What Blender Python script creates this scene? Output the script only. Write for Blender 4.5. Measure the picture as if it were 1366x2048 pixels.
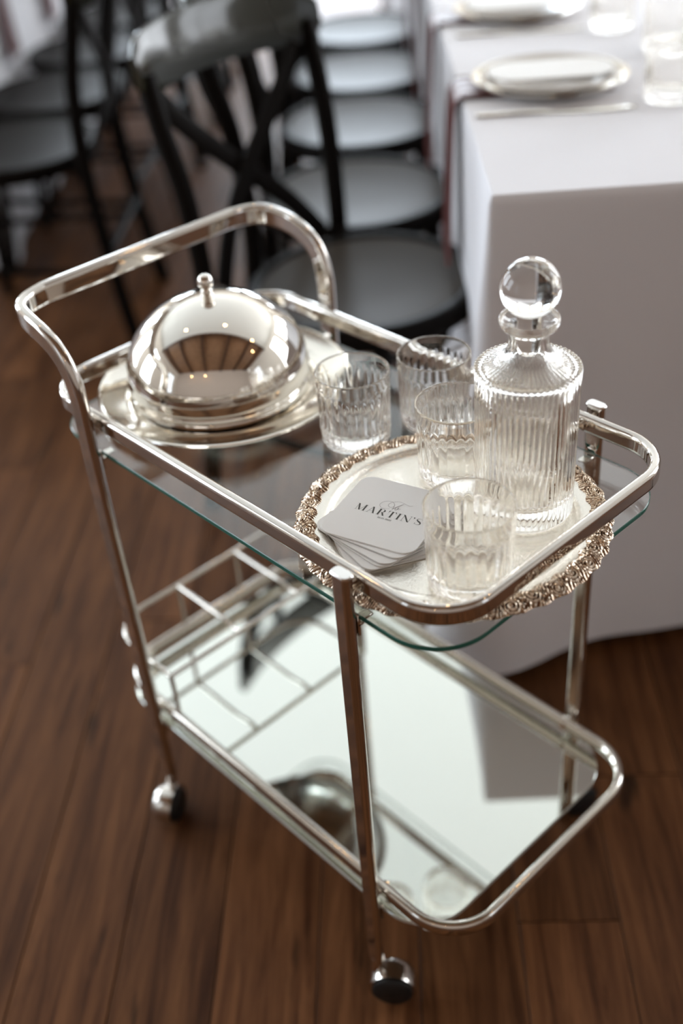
import bpy, bmesh, math, random
from math import sin, cos, pi, radians, sqrt
from mathutils import Vector, Matrix, noise

random.seed(7)
for o in list(bpy.data.objects):
    bpy.data.objects.remove(o)
sc = bpy.context.scene
COL = sc.collection

# ------------------------------------------------------------------ camera
PITCH, ROLL, YAW = -0.6297, -0.0880, 2.4317
FPX = 2198.86
CAM = Vector((0.9660, -0.4723, 1.2495))
cd = bpy.data.cameras.new('camera')
cam = bpy.data.objects.new('camera', cd)
COL.objects.link(cam)
fw = Vector((cos(PITCH) * cos(YAW), cos(PITCH) * sin(YAW), sin(PITCH)))
rt = fw.cross(Vector((0, 0, 1))).normalized()
up = rt.cross(fw)
r2 = cos(ROLL) * rt + sin(ROLL) * up
u2 = -sin(ROLL) * rt + cos(ROLL) * up
cam.matrix_world = Matrix(((r2.x, u2.x, -fw.x, CAM.x), (r2.y, u2.y, -fw.y, CAM.y),
                           (r2.z, u2.z, -fw.z, CAM.z), (0, 0, 0, 1)))
cd.sensor_fit = 'VERTICAL'
cd.sensor_height = 36.0
cd.lens = FPX / 2048 * 36.0
cd.clip_start = 0.05
cd.dof.use_dof = True
cd.dof.focus_distance = 1.045
cd.dof.aperture_fstop = 1.75
cd.dof.aperture_blades = 0
sc.camera = cam

# ------------------------------------------------------------------ exposure, world, light
sc.view_settings.view_transform = 'Standard'
sc.view_settings.look = 'None'
sc.view_settings.gamma = 1
sc.view_settings.use_curve_mapping = False
sc.view_settings.exposure = -0.03
sc.cycles.use_denoising = True
sc.cycles.max_bounces = 32
sc.cycles.transmission_bounces = 24
sc.cycles.glossy_bounces = 24
sc.cycles.diffuse_bounces = 3
sc.cycles.transparent_max_bounces = 8
sc.cycles.blur_glossy = 0.3
sc.cycles.sample_clamp_indirect = 6.0

wd = bpy.data.worlds.new('daylight')
sc.world = wd
wd.use_nodes = True
wd.node_tree.nodes['Background'].inputs[0].default_value = (0.75, 0.86, 1.0, 1)
wd.node_tree.nodes['Background'].inputs[1].default_value = 1.0

R2 = sqrt(0.5)
def P(a, b, z=0.0):
    """room axes: a runs down the hall away from the viewer, b to the right"""
    return Vector(((-a + b) * R2, (a + b) * R2, z))
ROOM = radians(45)          # direction of +b in the world

# hall limits
A0, A1, B0, B1, HZ = -3.6, 8.0, -3.8, 4.4, 3.7
# windows: (wall, centre along the wall, width, sill, head, power)
WIN = [('left', -2.6, 1.0, 0.7, 2.9, 10), ('left', 0.3, 1.3, 0.5, 3.0, 74), ('left', 2.6, 1.5, 0.3, 3.0, 150), ('left', 5.2, 1.5, 0.3, 3.0, 170),
       ('far', -2.3, 1.6, 0.2, 2.7, 200), ('far', 0.3, 1.8, 0.2, 2.7, 240), ('far', 2.8, 1.5, 0.2, 2.7, 180),
       ('right', -2.2, 0.9, 0.5, 2.9, 7), ('right', 1.6, 1.6, 0.3, 3.2, 110), ('right', 4.2, 2.2, 0.3, 3.2, 190), ('right', 6.7, 1.4, 0.3, 3.2, 130)]
LIGHT_SCALE = 1.0
def win_frame(w):
    """centre, inward normal, along-wall direction"""
    wall, c, wd_, z0, z1, pw = w
    zc = (z0 + z1) / 2
    if wall == 'left':
        return P(c, B0, zc), P(0, 1), P(1, 0)
    if wall == 'right':
        return P(c, B1, zc), P(0, -1), P(1, 0)
    return P(A1, c, zc), P(-1, 0), P(0, 1)
for w in WIN:
    c, n, t = win_frame(w)
    ld = bpy.data.lights.new('window_daylight', 'AREA')
    ld.shape = 'RECTANGLE'
    ld.size = w[2]
    ld.size_y = w[4] - w[3]
    ld.energy = w[5] * LIGHT_SCALE
    ld.color = (0.80, 0.90, 1.0) if w[0] != 'right' else (0.93, 0.96, 1.0)
    lo = bpy.data.objects.new('window_daylight', ld)
    COL.objects.link(lo)
    z = -n
    x = t
    y = z.cross(x)
    pos = c - n * 0.16
    lo.matrix_world = Matrix(((x.x, y.x, z.x, pos.x), (x.y, y.y, z.y, pos.y), (x.z, y.z, z.z, pos.z), (0, 0, 0, 1)))

# ------------------------------------------------------------------ materials
def mat(name, col=(0.8, 0.8, 0.8), rough=0.5, metal=0.0, coat=0.0, trans=0.0, ior=1.45, spec=None):
    m = bpy.data.materials.new(name)
    m.use_nodes = True
    b = m.node_tree.nodes['Principled BSDF']
    b.inputs['Base Color'].default_value = (*col, 1)
    b.inputs['Roughness'].default_value = rough
    b.inputs['Metallic'].default_value = metal
    b.inputs['Coat Weight'].default_value = coat
    b.inputs['Coat Roughness'].default_value = 0.08
    b.inputs['Transmission Weight'].default_value = trans
    b.inputs['IOR'].default_value = ior
    if spec is not None:
        b.inputs['Specular IOR Level'].default_value = spec
    return m
def nodes(m):
    nt = m.node_tree
    return nt, nt.nodes['Principled BSDF']
def bump_noise(m, scale, strength, dist=0.001, stretch=(1, 1, 1), detail=4, coord='Object'):
    nt, b = nodes(m)
    tc = nt.nodes.new('ShaderNodeTexCoord')
    mp = nt.nodes.new('ShaderNodeMapping')
    mp.inputs['Scale'].default_value = stretch
    n = nt.nodes.new('ShaderNodeTexNoise')
    n.inputs['Scale'].default_value = scale
    n.inputs['Detail'].default_value = detail
    bp = nt.nodes.new('ShaderNodeBump')
    bp.inputs['Strength'].default_value = strength
    bp.inputs['Distance'].default_value = dist
    nt.links.new(tc.outputs[coord], mp.inputs[0])
    nt.links.new(mp.outputs[0], n.inputs['Vector'])
    nt.links.new(n.outputs[0], bp.inputs['Height'])
    nt.links.new(bp.outputs[0], b.inputs['Normal'])
    return n
def color_noise(m, c0, c1, scale, stretch=(1, 1, 1), p0=0.35, p1=0.65, detail=5, coord='Object'):
    nt, b = nodes(m)
    tc = nt.nodes.new('ShaderNodeTexCoord')
    mp = nt.nodes.new('ShaderNodeMapping')
    mp.inputs['Scale'].default_value = stretch
    n = nt.nodes.new('ShaderNodeTexNoise')
    n.inputs['Scale'].default_value = scale
    n.inputs['Detail'].default_value = detail
    cr = nt.nodes.new('ShaderNodeValToRGB')
    cr.color_ramp.elements[0].position = p0
    cr.color_ramp.elements[1].position = p1
    cr.color_ramp.elements[0].color = (*c0, 1)
    cr.color_ramp.elements[1].color = (*c1, 1)
    nt.links.new(tc.outputs[coord], mp.inputs[0])
    nt.links.new(mp.outputs[0], n.inputs['Vector'])
    nt.links.new(n.outputs[0], cr.inputs[0])
    nt.links.new(cr.outputs[0], b.inputs['Base Color'])
    return cr

M = {}
M['chrome'] = mat('polished_nickel', (0.67, 0.63, 0.585), 0.055, 1.0)
bump_noise(M['chrome'], 9.0, 0.05, 0.002)
M['chrome_low'] = mat('warm_nickel', (0.64, 0.595, 0.535), 0.09, 1.0)
bump_noise(M['chrome_low'], 9.0, 0.05, 0.002)
M['cap'] = mat('cap_metal', (0.86, 0.85, 0.83), 0.22, 1.0)
M['silver'] = mat('dome_silver', (0.79, 0.75, 0.69), 0.045, 1.0)
bump_noise(M['silver'], 7.0, 0.03, 0.003)
M['plate_silver'] = mat('plate_silver', (0.80, 0.76, 0.69), 0.12, 1.0)
bump_noise(M['plate_silver'], 40.0, 0.04, 0.001)
M['mirror'] = mat('mirror_silvering', (0.80, 0.83, 0.775), 0.0, 1.0)
M['mirror_edge'] = mat('mirror_edge', (0.74, 0.78, 0.73), 0.15, 0.6)
M['black'] = mat('black_rubber', (0.012, 0.012, 0.012), 0.45)
M['dark_metal'] = mat('dark_steel', (0.05, 0.045, 0.04), 0.35, 1.0)

def glass_mat(name, ior=1.5, tint=(1, 1, 1), rough=0.0, absorb=None, dens=0):
    m = bpy.data.materials.new(name)
    m.use_nodes = True
    nt = m.node_tree
    nt.nodes.remove(nt.nodes['Principled BSDF'])
    g = nt.nodes.new('ShaderNodeBsdfGlass')
    g.inputs['IOR'].default_value = ior
    g.inputs['Roughness'].default_value = rough
    g.inputs['Color'].default_value = (*tint, 1)
    out = nt.nodes['Material Output']
    nt.links.new(g.outputs[0], out.inputs['Surface'])
    if absorb:
        v = nt.nodes.new('ShaderNodeVolumeAbsorption')
        v.inputs['Color'].default_value = (*absorb, 1)
        v.inputs['Density'].default_value = dens
        nt.links.new(v.outputs[0], out.inputs['Volume'])
    return m
M['crystal'] = glass_mat('crystal_glass', 1.5, (1.0, 0.995, 0.985))
M['shelf_glass'] = glass_mat('float_glass', 1.5, (1, 1, 1), 0.0, (0.25, 0.82, 0.66), 5)

M['glass_edge'] = mat('ground_glass_edge', (0.035, 0.17, 0.13), 0.16, trans=0.25, spec=0.6)
# silver tray: well with faint engraving
M['tray'] = mat('tray_silver', (0.76, 0.725, 0.66), 0.11, 1.0)
nt, b = nodes(M['tray'])
tc = nt.nodes.new('ShaderNodeTexCoord')
n1 = nt.nodes.new('ShaderNodeTexNoise'); n1.inputs['Scale'].default_value = 60; n1.inputs['Distortion'].default_value = 3.0
wv = nt.nodes.new('ShaderNodeTexWave'); wv.wave_type = 'RINGS'; wv.rings_direction = 'Z'; wv.inputs['Scale'].default_value = 55; wv.inputs['Distortion'].default_value = 9; wv.inputs['Detail Scale'].default_value = 12
bp = nt.nodes.new('ShaderNodeBump'); bp.inputs['Strength'].default_value = 0.22; bp.inputs['Distance'].default_value = 0.0006
nt.links.new(tc.outputs['Object'], n1.inputs['Vector']); nt.links.new(tc.outputs['Object'], wv.inputs['Vector'])
mm = nt.nodes.new('ShaderNodeMath'); mm.operation = 'ADD'
nt.links.new(n1.outputs[0], mm.inputs[0]); nt.links.new(wv.outputs[0], mm.inputs[1])
nt.links.new(mm.outputs[0], bp.inputs['Height']); nt.links.new(bp.outputs[0], b.inputs['Normal'])
# ornate border: patina in the recesses, driven by a vertex attribute holding relief height
M['border'] = mat('tray_border', (0.6, 0.45, 0.3), 0.17, 1.0)
nt, b = nodes(M['border'])
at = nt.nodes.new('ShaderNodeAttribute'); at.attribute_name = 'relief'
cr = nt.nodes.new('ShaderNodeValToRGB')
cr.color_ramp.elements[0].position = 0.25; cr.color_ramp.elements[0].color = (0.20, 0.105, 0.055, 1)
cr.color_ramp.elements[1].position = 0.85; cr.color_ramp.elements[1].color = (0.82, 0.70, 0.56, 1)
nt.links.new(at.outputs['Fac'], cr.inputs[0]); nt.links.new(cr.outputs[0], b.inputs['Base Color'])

M['linen'] = mat('white_linen', (0.79, 0.775, 0.80), 0.85, spec=0.2)
nt, b = nodes(M['linen'])
b.inputs['Sheen Weight'].default_value = 0.15
tc = nt.nodes.new('ShaderNodeTexCoord')
ws = []
for ax, rot in (('X', 0), ('Z', 0)):
    wv = nt.nodes.new('ShaderNodeTexNoise')
    wv.inputs['Scale'].default_value = 900
    mp = nt.nodes.new('ShaderNodeMapping')
    mp.inputs['Scale'].default_value = (0.05, 0.05, 1) if ax == 'X' else (1, 1, 0.05)
    nt.links.new(tc.outputs['Object'], mp.inputs[0]); nt.links.new(mp.outputs[0], wv.inputs['Vector'])
    ws.append(wv)
mm = nt.nodes.new('ShaderNodeMath'); mm.operation = 'ADD'
nt.links.new(ws[0].outputs[0], mm.inputs[0]); nt.links.new(ws[1].outputs[0], mm.inputs[1])
bp = nt.nodes.new('ShaderNodeBump'); bp.inputs['Strength'].default_value = 0.35; bp.inputs['Distance'].default_value = 0.0012
nt.links.new(mm.outputs[0], bp.inputs['Height']); nt.links.new(bp.outputs[0], b.inputs['Normal'])

M['napkin'] = mat('burgundy_satin', (0.12, 0.034, 0.03), 0.38, spec=0.5)
M['lacquer'] = mat('black_brown_lacquer', (0.007, 0.0055, 0.0045), 0.42, coat=0.0, spec=0.12, ior=1.25)
bump_noise(M['lacquer'], 30, 0.06, 0.002, (1, 1, 0.2))
M['crest'] = mat('olive_black_lacquer', (0.014, 0.014, 0.008), 0.15, coat=0.4, ior=1.3)
M['seat'] = mat('seat_lacquer', (0.050, 0.041, 0.032), 0.38, coat=0.0, spec=0.06, ior=1.3)
bump_noise(M['seat'], 12, 0.05, 0.003)
nodes(M['seat'])[1].inputs['Coat Roughness'].default_value = 0.2
M['stoneware'] = mat('beige_stoneware', (0.50, 0.44, 0.38), 0.2, coat=0.4)
M['china'] = mat('white_china', (0.86, 0.85, 0.83), 0.12, coat=0.3)
M['paper'] = mat('white_card', (0.89, 0.875, 0.85), 0.7, spec=0.3)
bump_noise(M['paper'], 500, 0.08, 0.0005)
M['ink'] = mat('dark_ink', (0.055, 0.05, 0.04), 0.6)
M['ink_light'] = mat('grey_ink', (0.33, 0.30, 0.29), 0.6)
M['wall'] = mat('cream_plaster', (0.78, 0.73, 0.66), 0.9, spec=0.2)
bump_noise(M['wall'], 20, 0.1, 0.01)
M['wall_near'] = mat('ochre_plaster', (0.42, 0.35, 0.30), 0.9, spec=0.2)
M['ceiling'] = mat('white_ceiling', (0.60, 0.60, 0.57), 0.95, spec=0.1)
bump_noise(M['ceiling'], 8, 0.1, 0.01)
M['timber'] = mat('ceiling_timber', (0.28, 0.15, 0.08), 0.5)
color_noise(M['timber'], (0.20, 0.105, 0.055), (0.36, 0.21, 0.12), 3.0, (1, 8, 1))
M['beam'] = mat('dark_beam', (0.07, 0.035, 0.02), 0.5)
M['frame'] = mat('window_paint', (0.7, 0.68, 0.64), 0.5)
M['brass'] = mat('brass', (0.7, 0.45, 0.2), 0.25, 1.0)
M['bulb'] = bpy.data.materials.new('warm_bulb')
M['bulb'].use_nodes = True
nt, b = nodes(M['bulb'])
b.inputs['Emission Color'].default_value = (1, 0.62, 0.28, 1)
b.inputs['Emission Strength'].default_value = 60

# floor boards: grain + per-board tone
M['board'] = mat('jarrah_boards', (0.2, 0.1, 0.06), 0.4, spec=0.13)
nt, b = nodes(M['board'])
tc = nt.nodes.new('ShaderNodeTexCoord')
oi = nt.nodes.new('ShaderNodeObjectInfo')
mp = nt.nodes.new('ShaderNodeMapping'); mp.inputs['Scale'].default_value = (1.2, 16, 1)
ad = nt.nodes.new('ShaderNodeVectorMath'); ad.operation = 'ADD'
sc3 = nt.nodes.new('ShaderNodeVectorMath'); sc3.operation = 'SCALE'; sc3.inputs['Scale'].default_value = 37.0
cx = nt.nodes.new('ShaderNodeCombineXYZ')
nt.links.new(oi.outputs['Random'], cx.inputs[0]); nt.links.new(oi.outputs['Random'], cx.inputs[1])
nt.links.new(cx.outputs[0], sc3.inputs[0])
nt.links.new(tc.outputs['Object'], ad.inputs[0]); nt.links.new(sc3.outputs[0], ad.inputs[1])
nt.links.new(ad.outputs[0], mp.inputs[0])
g1 = nt.nodes.new('ShaderNodeTexNoise'); g1.inputs['Scale'].default_value = 2.6; g1.inputs['Detail'].default_value = 9; g1.inputs['Roughness'].default_value = 0.65; g1.inputs['Distortion'].default_value = 0.6
nt.links.new(mp.outputs[0], g1.inputs['Vector'])
r1 = nt.nodes.new('ShaderNodeValToRGB')
r1.color_ramp.elements[0].position = 0.30; r1.color_ramp.elements[0].color = (0.040, 0.0125, 0.0045, 1)
r1.color_ramp.elements[1].position = 0.72; r1.color_ramp.elements[1].color = (0.205, 0.087, 0.034, 1)
nt.links.new(g1.outputs[0], r1.inputs[0])
# scuffs and knots: small dark flecks
k1 = nt.nodes.new('ShaderNodeTexNoise'); k1.inputs['Scale'].default_value = 14; k1.inputs['Detail'].default_value = 3
mpk = nt.nodes.new('ShaderNodeMapping'); mpk.inputs['Scale'].default_value = (0.35, 1.6, 1)
nt.links.new(ad.outputs[0], mpk.inputs[0]); nt.links.new(mpk.outputs[0], k1.inputs['Vector'])
rk = nt.nodes.new('ShaderNodeValToRGB')
rk.color_ramp.elements[0].position = 0.27; rk.color_ramp.elements[0].color = (0.25, 0.25, 0.25, 1)
rk.color_ramp.elements[1].position = 0.36; rk.color_ramp.elements[1].color = (1, 1, 1, 1)
nt.links.new(k1.outputs[0], rk.inputs[0])
mx = nt.nodes.new('ShaderNodeMix'); mx.data_type = 'RGBA'; mx.blend_type = 'MULTIPLY'; mx.inputs['Factor'].default_value = 1
nt.links.new(r1.outputs[0], mx.inputs['A']); nt.links.new(rk.outputs[0], mx.inputs['B'])
hsv = nt.nodes.new('ShaderNodeHueSaturation')
mr = nt.nodes.new('ShaderNodeMapRange'); mr.inputs['To Min'].default_value = 0.78; mr.inputs['To Max'].default_value = 1.18
nt.links.new(oi.outputs['Random'], mr.inputs['Value']); nt.links.new(mr.outputs[0], hsv.inputs['Value'])
nt.links.new(mx.outputs['Result'], hsv.inputs['Color']); nt.links.new(hsv.outputs[0], b.inputs['Base Color'])
bp = nt.nodes.new('ShaderNodeBump'); bp.inputs['Strength'].default_value = 0.25; bp.inputs['Distance'].default_value = 0.001
nt.links.new(g1.outputs[0], bp.inputs['Height']); nt.links.new(bp.outputs[0], b.inputs['Normal'])
mrr = nt.nodes.new('ShaderNodeMapRange'); mrr.inputs['To Min'].default_value = 0.34; mrr.inputs['To Max'].default_value = 0.5
nt.links.new(g1.outputs[0], mrr.inputs['Value']); nt.links.new(mrr.outputs[0], b.inputs['Roughness'])
M['groove'] = mat('floor_gap', (0.018, 0.009, 0.006), 0.8)

# ------------------------------------------------------------------ mesh helpers
def obj(name, bm, m, parent=None, smooth=True, loc=None):
    me = bpy.data.meshes.new(name)
    bmesh.ops.recalc_face_normals(bm, faces=bm.faces)
    bm.to_mesh(me)
    bm.free()
    for mm_ in (m if isinstance(m, (list, tuple)) else [m]):
        me.materials.append(mm_)
    if smooth:
        me.polygons.foreach_set('use_smooth', [True] * len(me.polygons))
        me.set_sharp_from_angle(angle=radians(38))
    o = bpy.data.objects.new(name, me)
    COL.objects.link(o)
    if parent:
        o.parent = parent
    if loc is not None:
        o.location = loc
    return o
def tag(o, label=None, cat=None, group=None, kind=None):
    for k, v in (('label', label), ('category', cat), ('group', group), ('kind', kind)):
        if v:
            o[k] = v
    return o
def empty(name, loc=(0, 0, 0), rz=0.0):
    o = bpy.data.objects.new(name, None)
    o.empty_display_size = 0.05
    COL.objects.link(o)
    o.location = loc
    o.rotation_euler = (0, 0, rz)
    return o
def copy_tree(o, parent=None):
    c = o.copy()
    COL.objects.link(c)
    if parent:
        c.parent = parent
    for ch in list(o.children):
        copy_tree(ch, c)
    return c
def box(bm, c, s, rz=0.0, M4=None):
    M0 = (M4 or Matrix()) @ Matrix.Translation(Vector(c)) @ Matrix.Rotation(rz, 4, 'Z') @ Matrix.Diagonal((s[0], s[1], s[2], 1))
    return bmesh.ops.create_cube(bm, size=1, matrix=M0)
def bevel_all(bm, w, seg=2):
    bmesh.ops.bevel(bm, geom=bm.edges[:], offset=w, segments=seg, affect='EDGES', profile=0.5)
def cyl(bm, p0, p1, r, seg=20, r1=None):
    p0, p1 = Vector(p0), Vector(p1)
    d = p1 - p0
    q = Vector((0, 0, 1)).rotation_difference(d.normalized()).to_matrix().to_4x4()
    bmesh.ops.create_cone(bm, cap_ends=True, segments=seg, radius1=r, radius2=r if r1 is None else r1, depth=d.length,
                          matrix=Matrix.Translation((p0 + p1) / 2) @ q)
def lathe(bm, prof, seg=64, fn=None, close=False):
    """prof: list of (r, z); fn(r, z, theta) -> (r, z)"""
    rings = []
    for r, z in prof:
        if r < 1e-6:
            rings.append([bm.verts.new((0, 0, z))])
        else:
            ring = []
            for i in range(seg):
                t = 2 * pi * i / seg
                rr, zz = fn(r, z, t) if fn else (r, z)
                ring.append(bm.verts.new((rr * cos(t), rr * sin(t), zz)))
            rings.append(ring)
    pairs = list(zip(rings, rings[1:]))
    if close:
        pairs.append((rings[-1], rings[0]))
    for A, Bq in pairs:
        if len(A) == 1 and len(Bq) == 1:
            continue
        for i in range(seg):
            j = (i + 1) % seg
            if len(A) == 1:
                bm.faces.new((A[0], Bq[i], Bq[j]))
            elif len(Bq) == 1:
                bm.faces.new((A[i], A[j], Bq[0]))
            else:
                bm.faces.new((A[i], A[j], Bq[j], Bq[i]))
    return bm
def super_profile(w, t, e=3.0, n=24):
    pts = []
    for i in range(n):
        a = 2 * pi * i / n
        c, s = cos(a), sin(a)
        pts.append((math.copysign(abs(c) ** (2 / e), c) * t / 2, math.copysign(abs(s) ** (2 / e), s) * w / 2))
    return pts
def stadium(w, t, r=None, k=6):
    r = t / 2 * 0.97 if r is None else r
    o_, _n = rrect(-t / 2, t / 2, -w / 2, w / 2, r, k)
    out = []
    for i in range(len(o_)):
        p, q = o_[i], o_[(i + 1) % len(o_)]
        out.append(p)
        if math.hypot(q[0] - p[0], q[1] - p[1]) > w * 0.2:
            for f in (0.06, 0.94):
                out.append((p[0] + (q[0] - p[0]) * f, p[1] + (q[1] - p[1]) * f))
    return out
def sweep(bm, pts, nrm, prof, closed=False, cap=True):
    """pts path, nrm the thin-side direction per point; prof pts = (along nrm, along wide)"""
    n = len(pts)
    rings = []
    for i in range(n):
        a = pts[(i - 1) % n] if closed or i > 0 else pts[i]
        c = pts[(i + 1) % n] if closed or i < n - 1 else pts[i]
        T = (Vector(c) - Vector(a)).normalized()
        N = Vector(nrm[i])
        N = (N - T * N.dot(T)).normalized()
        Wd = T.cross(N)
        rings.append([bm.verts.new(Vector(pts[i]) + N * x + Wd * y) for x, y in prof])
    m = len(prof)
    for i in range(n if closed else n - 1):
        A, Bq = rings[i], rings[(i + 1) % n]
        for k in range(m):
            l = (k + 1) % m
            bm.faces.new((A[k], A[l], Bq[l], Bq[k]))
    if cap and not closed:
        bm.faces.new(rings[0])
        bm.faces.new(rings[-1])
def catmull(pts, k=8):
    out = []
    pts = [Vector(p) for p in pts]
    for i in range(len(pts) - 1):
        p0 = pts[max(i - 1, 0)]; p1 = pts[i]; p2 = pts[i + 1]; p3 = pts[min(i + 2, len(pts) - 1)]
        for j in range(k):
            t = j / k
            out.append(0.5 * ((2 * p1) + (p2 - p0) * t + (2 * p0 - 5 * p1 + 4 * p2 - p3) * t * t + (3 * p1 - p0 - 3 * p2 + p3) * t ** 3))
    out.append(pts[-1])
    return out
def tube(bm, pts, r, seg=10, closed=False):
    pts = [Vector(p) for p in pts]
    nr = []
    N = Vector((0.31, 0.17, 0.93))
    for i in range(len(pts)):
        a = pts[max(i - 1, 0)]; c = pts[min(i + 1, len(pts) - 1)]
        T = (c - a).normalized()
        N = (N - T * N.dot(T))
        if N.length < 1e-4:
            N = T.orthogonal()
        N.normalize()
        nr.append(N.copy())
    prof = [(r * cos(2 * pi * i / seg), r * sin(2 * pi * i / seg)) for i in range(seg)]
    sweep(bm, pts, nr, prof, closed)
def rrect(x0, x1, y0, y1, r, k=10):
    """rounded rectangle outline, ccw, with outward normals"""
    pts, nr = [], []
    for cx_, cy_, a0 in ((x1 - r, y1 - r, 0), (x0 + r, y1 - r, 90), (x0 + r, y0 + r, 180), (x1 - r, y0 + r, 270)):
        for i in range(k + 1):
            a = radians(a0 + 90 * i / k)
            pts.append((cx_ + r * cos(a), cy_ + r * sin(a)))
            nr.append((cos(a), sin(a)))
    return pts, nr
def slab(bm, outline, z0, z1, bev=0.0):
    if bev > 0:
        c = Vector((sum(p[0] for p in outline) / len(outline), sum(p[1] for p in outline) / len(outline)))
        levels = [(z0, bev), (z0 + bev, 0), (z1 - bev, 0), (z1, bev)]
    else:
        levels = [(z0, 0), (z1, 0)]
    n = len(outline)
    rings = []
    for z, ins in levels:
        ring = []
        for i in range(n):
            p = Vector(outline[i])
            if ins:
                a = Vector(outline[i - 1]); c2 = Vector(outline[(i + 1) % n])
                t = (c2 - a).normalized()
                p = p - Vector((t.y, -t.x)) * ins
            ring.append(bm.verts.new((p.x, p.y, z)))
        rings.append(ring)
    for A, Bq in zip(rings, rings[1:]):
        for i in range(n):
            j = (i + 1) % n
            bm.faces.new((A[i], A[j], Bq[j], Bq[i]))
    bm.faces.new(rings[0][::-1])
    bm.faces.new(rings[-1])

# ================================================================== SETTING
# floor: dark sub-floor and separate boards (126 mm wide, seams measured from the photograph)
bm = bmesh.new()
c = P((A0 + A1) / 2, (B0 + B1) / 2)
box(bm, (c.x, c.y, -0.03), (A1 - A0 + 0.4, B1 - B0 + 0.4, 0.036), radians(135))
floor = obj('floor', bm, M['groove'], smooth=False)
tag(floor, kind='structure')
BW = 0.1262
board_meshes = {}
def board(L, ca, cb, width=BW):
    key = (round(L, 2), round(width, 3))
    if key not in board_meshes:
        bm = bmesh.new()
        box(bm, (0, 0, 0), (L - 0.0012, width - 0.0016, 0.012))
        bmesh.ops.bevel(bm, geom=[e for e in bm.edges if all(v.co.z > 0 for v in e.verts)], offset=0.0007, segments=1, affect='EDGES')
        me_o = obj('plank', bm, M['board'], floor, smooth=False)
        board_meshes[key] = me_o.data
        o = me_o
    else:
        o = bpy.data.objects.new('plank', board_meshes[key])
        COL.objects.link(o)
        o.parent = floor
    q = P(ca, cb)
    o.location = (q.x, q.y, -0.006)
    o.rotation_euler = (0, 0, radians(135))
    return o
rb = random.Random(3)
LEN = [1.5, 2.0, 2.5, 3.0]
k0, k1_ = -14, 18
for k in range(k0, k1_):
    cb = 0.0865 + BW * (k + 0.5)
    a = A0 + rb.choice([0, 0.4, 0.9])
    L = a - A0
    if L > 0:
        board(L, A0 + L / 2, cb)
    while a < A1 - 0.01:
        L = rb.choice(LEN)
        if k == 4 and a < -0.2:      # butt joint seen right of the trolley
            L = 0.03 - a if 0 < 0.03 - a < 3.4 else L
        if a + L > A1:
            L = round(A1 - a, 3)
        board(L, a + L / 2, cb)
        a += L
# outer margins of the floor, far outside the picture: one wide board field each, same wood
for (bb0, bb1) in ((B0, 0.0865 + BW * k0), (0.0865 + BW * k1_, B1)):
    board(A1 - A0, (A0 + A1) / 2, (bb0 + bb1) / 2, bb1 - bb0)

# walls with window openings
def wall(name, side, length_c, length, holes):
    bm = bmesh.new()
    th = 0.14
    def seg(u0, u1, z0, z1):
        if u1 - u0 < 1e-3 or z1 - z0 < 1e-3:
            return
        uc, zc_ = (u0 + u1) / 2, (z0 + z1) / 2
        if side == 'left':
            q = P(uc, B0 - th / 2); rz = radians(135)
        elif side == 'right':
            q = P(uc, B1 + th / 2); rz = radians(135)
        elif side == 'far':
            q = P(A1 + th / 2, uc); rz = radians(45)
        else:
            q = P(A0 - th / 2, uc); rz = radians(45)
        box(bm, (q.x, q.y, zc_), (u1 - u0, th, z1 - z0), rz)
    u = length_c - length / 2
    for (hc, hw, z0, z1) in sorted(holes):
        seg(u, hc - hw / 2, 0, HZ)
        seg(hc - hw / 2, hc + hw / 2, 0, z0)
        seg(hc - hw / 2, hc + hw / 2, z1, HZ)
        u = hc + hw / 2
    seg(u, length_c + length / 2, 0, HZ)
    return tag(obj(name, bm, M['wall_near' if side == 'near' else 'wall'], smooth=False), kind='structure')
for side, cc, ll in (('left', (A0 + A1) / 2, A1 - A0), ('right', (A0 + A1) / 2, A1 - A0), ('far', (B0 + B1) / 2, B1 - B0), ('near', (B0 + B1) / 2, B1 - B0)):
    wall('wall_' + side, side, cc, ll, [(w[1], w[2], w[3], w[4]) for w in WIN if w[0] == side])
for i, w in enumerate(WIN):
    c, n, t = win_frame(w)
    ang = math.atan2(t.y, t.x)
    bm = bmesh.new()
    W_, H_ = w[2], w[4] - w[3]
    T4 = Matrix.Translation(c - n * 0.05) @ Matrix.Rotation(ang, 4, 'Z')
    for dx in (-W_ / 2 + 0.03, 0, W_ / 2 - 0.03):
        box(bm, (dx, 0, 0), (0.06 if dx else 0.035, 0.05, H_), M4=T4)
    for kz in range(5):
        z = -H_ / 2 + 0.03 + (H_ - 0.06) * kz / 4
        box(bm, (0, 0, z), (W_, 0.05, 0.06 if kz in (0, 4) else 0.03), M4=T4)
    tag(obj('window_%d' % (i + 1), bm, M['frame'], smooth=False), kind='structure')
# ceilings: pale plaster over the hall, timber with beams behind the viewer
bm = bmesh.new()
SPLIT = 0.1
q = P((SPLIT + A1) / 2, (B0 + B1) / 2)
box(bm, (q.x, q.y, HZ + 0.05), (A1 - SPLIT, B1 - B0, 0.1), radians(135))
ceil = tag(obj('ceiling', bm, M['ceiling'], smooth=False), kind='structure')
bm = bmesh.new()
q = P((SPLIT + A0) / 2, (B0 + B1) / 2)
box(bm, (q.x, q.y, HZ + 0.05), (SPLIT - A0, B1 - B0, 0.1), radians(135))
ceil2 = tag(obj('ceiling', bm, M['timber'], smooth=False), kind='structure')
for k in range(6):
    bm = bmesh.new()
    bb = B0 + 0.6 + k * 1.4
    q = P((SPLIT + A0) / 2, bb)
    box(bm, (q.x, q.y, HZ - 0.07), (SPLIT - A0, 0.12, 0.15), radians(135))
    obj('beam', bm, M['beam'], ceil2, smooth=False)
bm = bmesh.new()
q = P(SPLIT, (B0 + B1) / 2)
box(bm, (q.x, q.y, HZ - 0.10), (0.16, B1 - B0, 0.22), radians(135))
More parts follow.
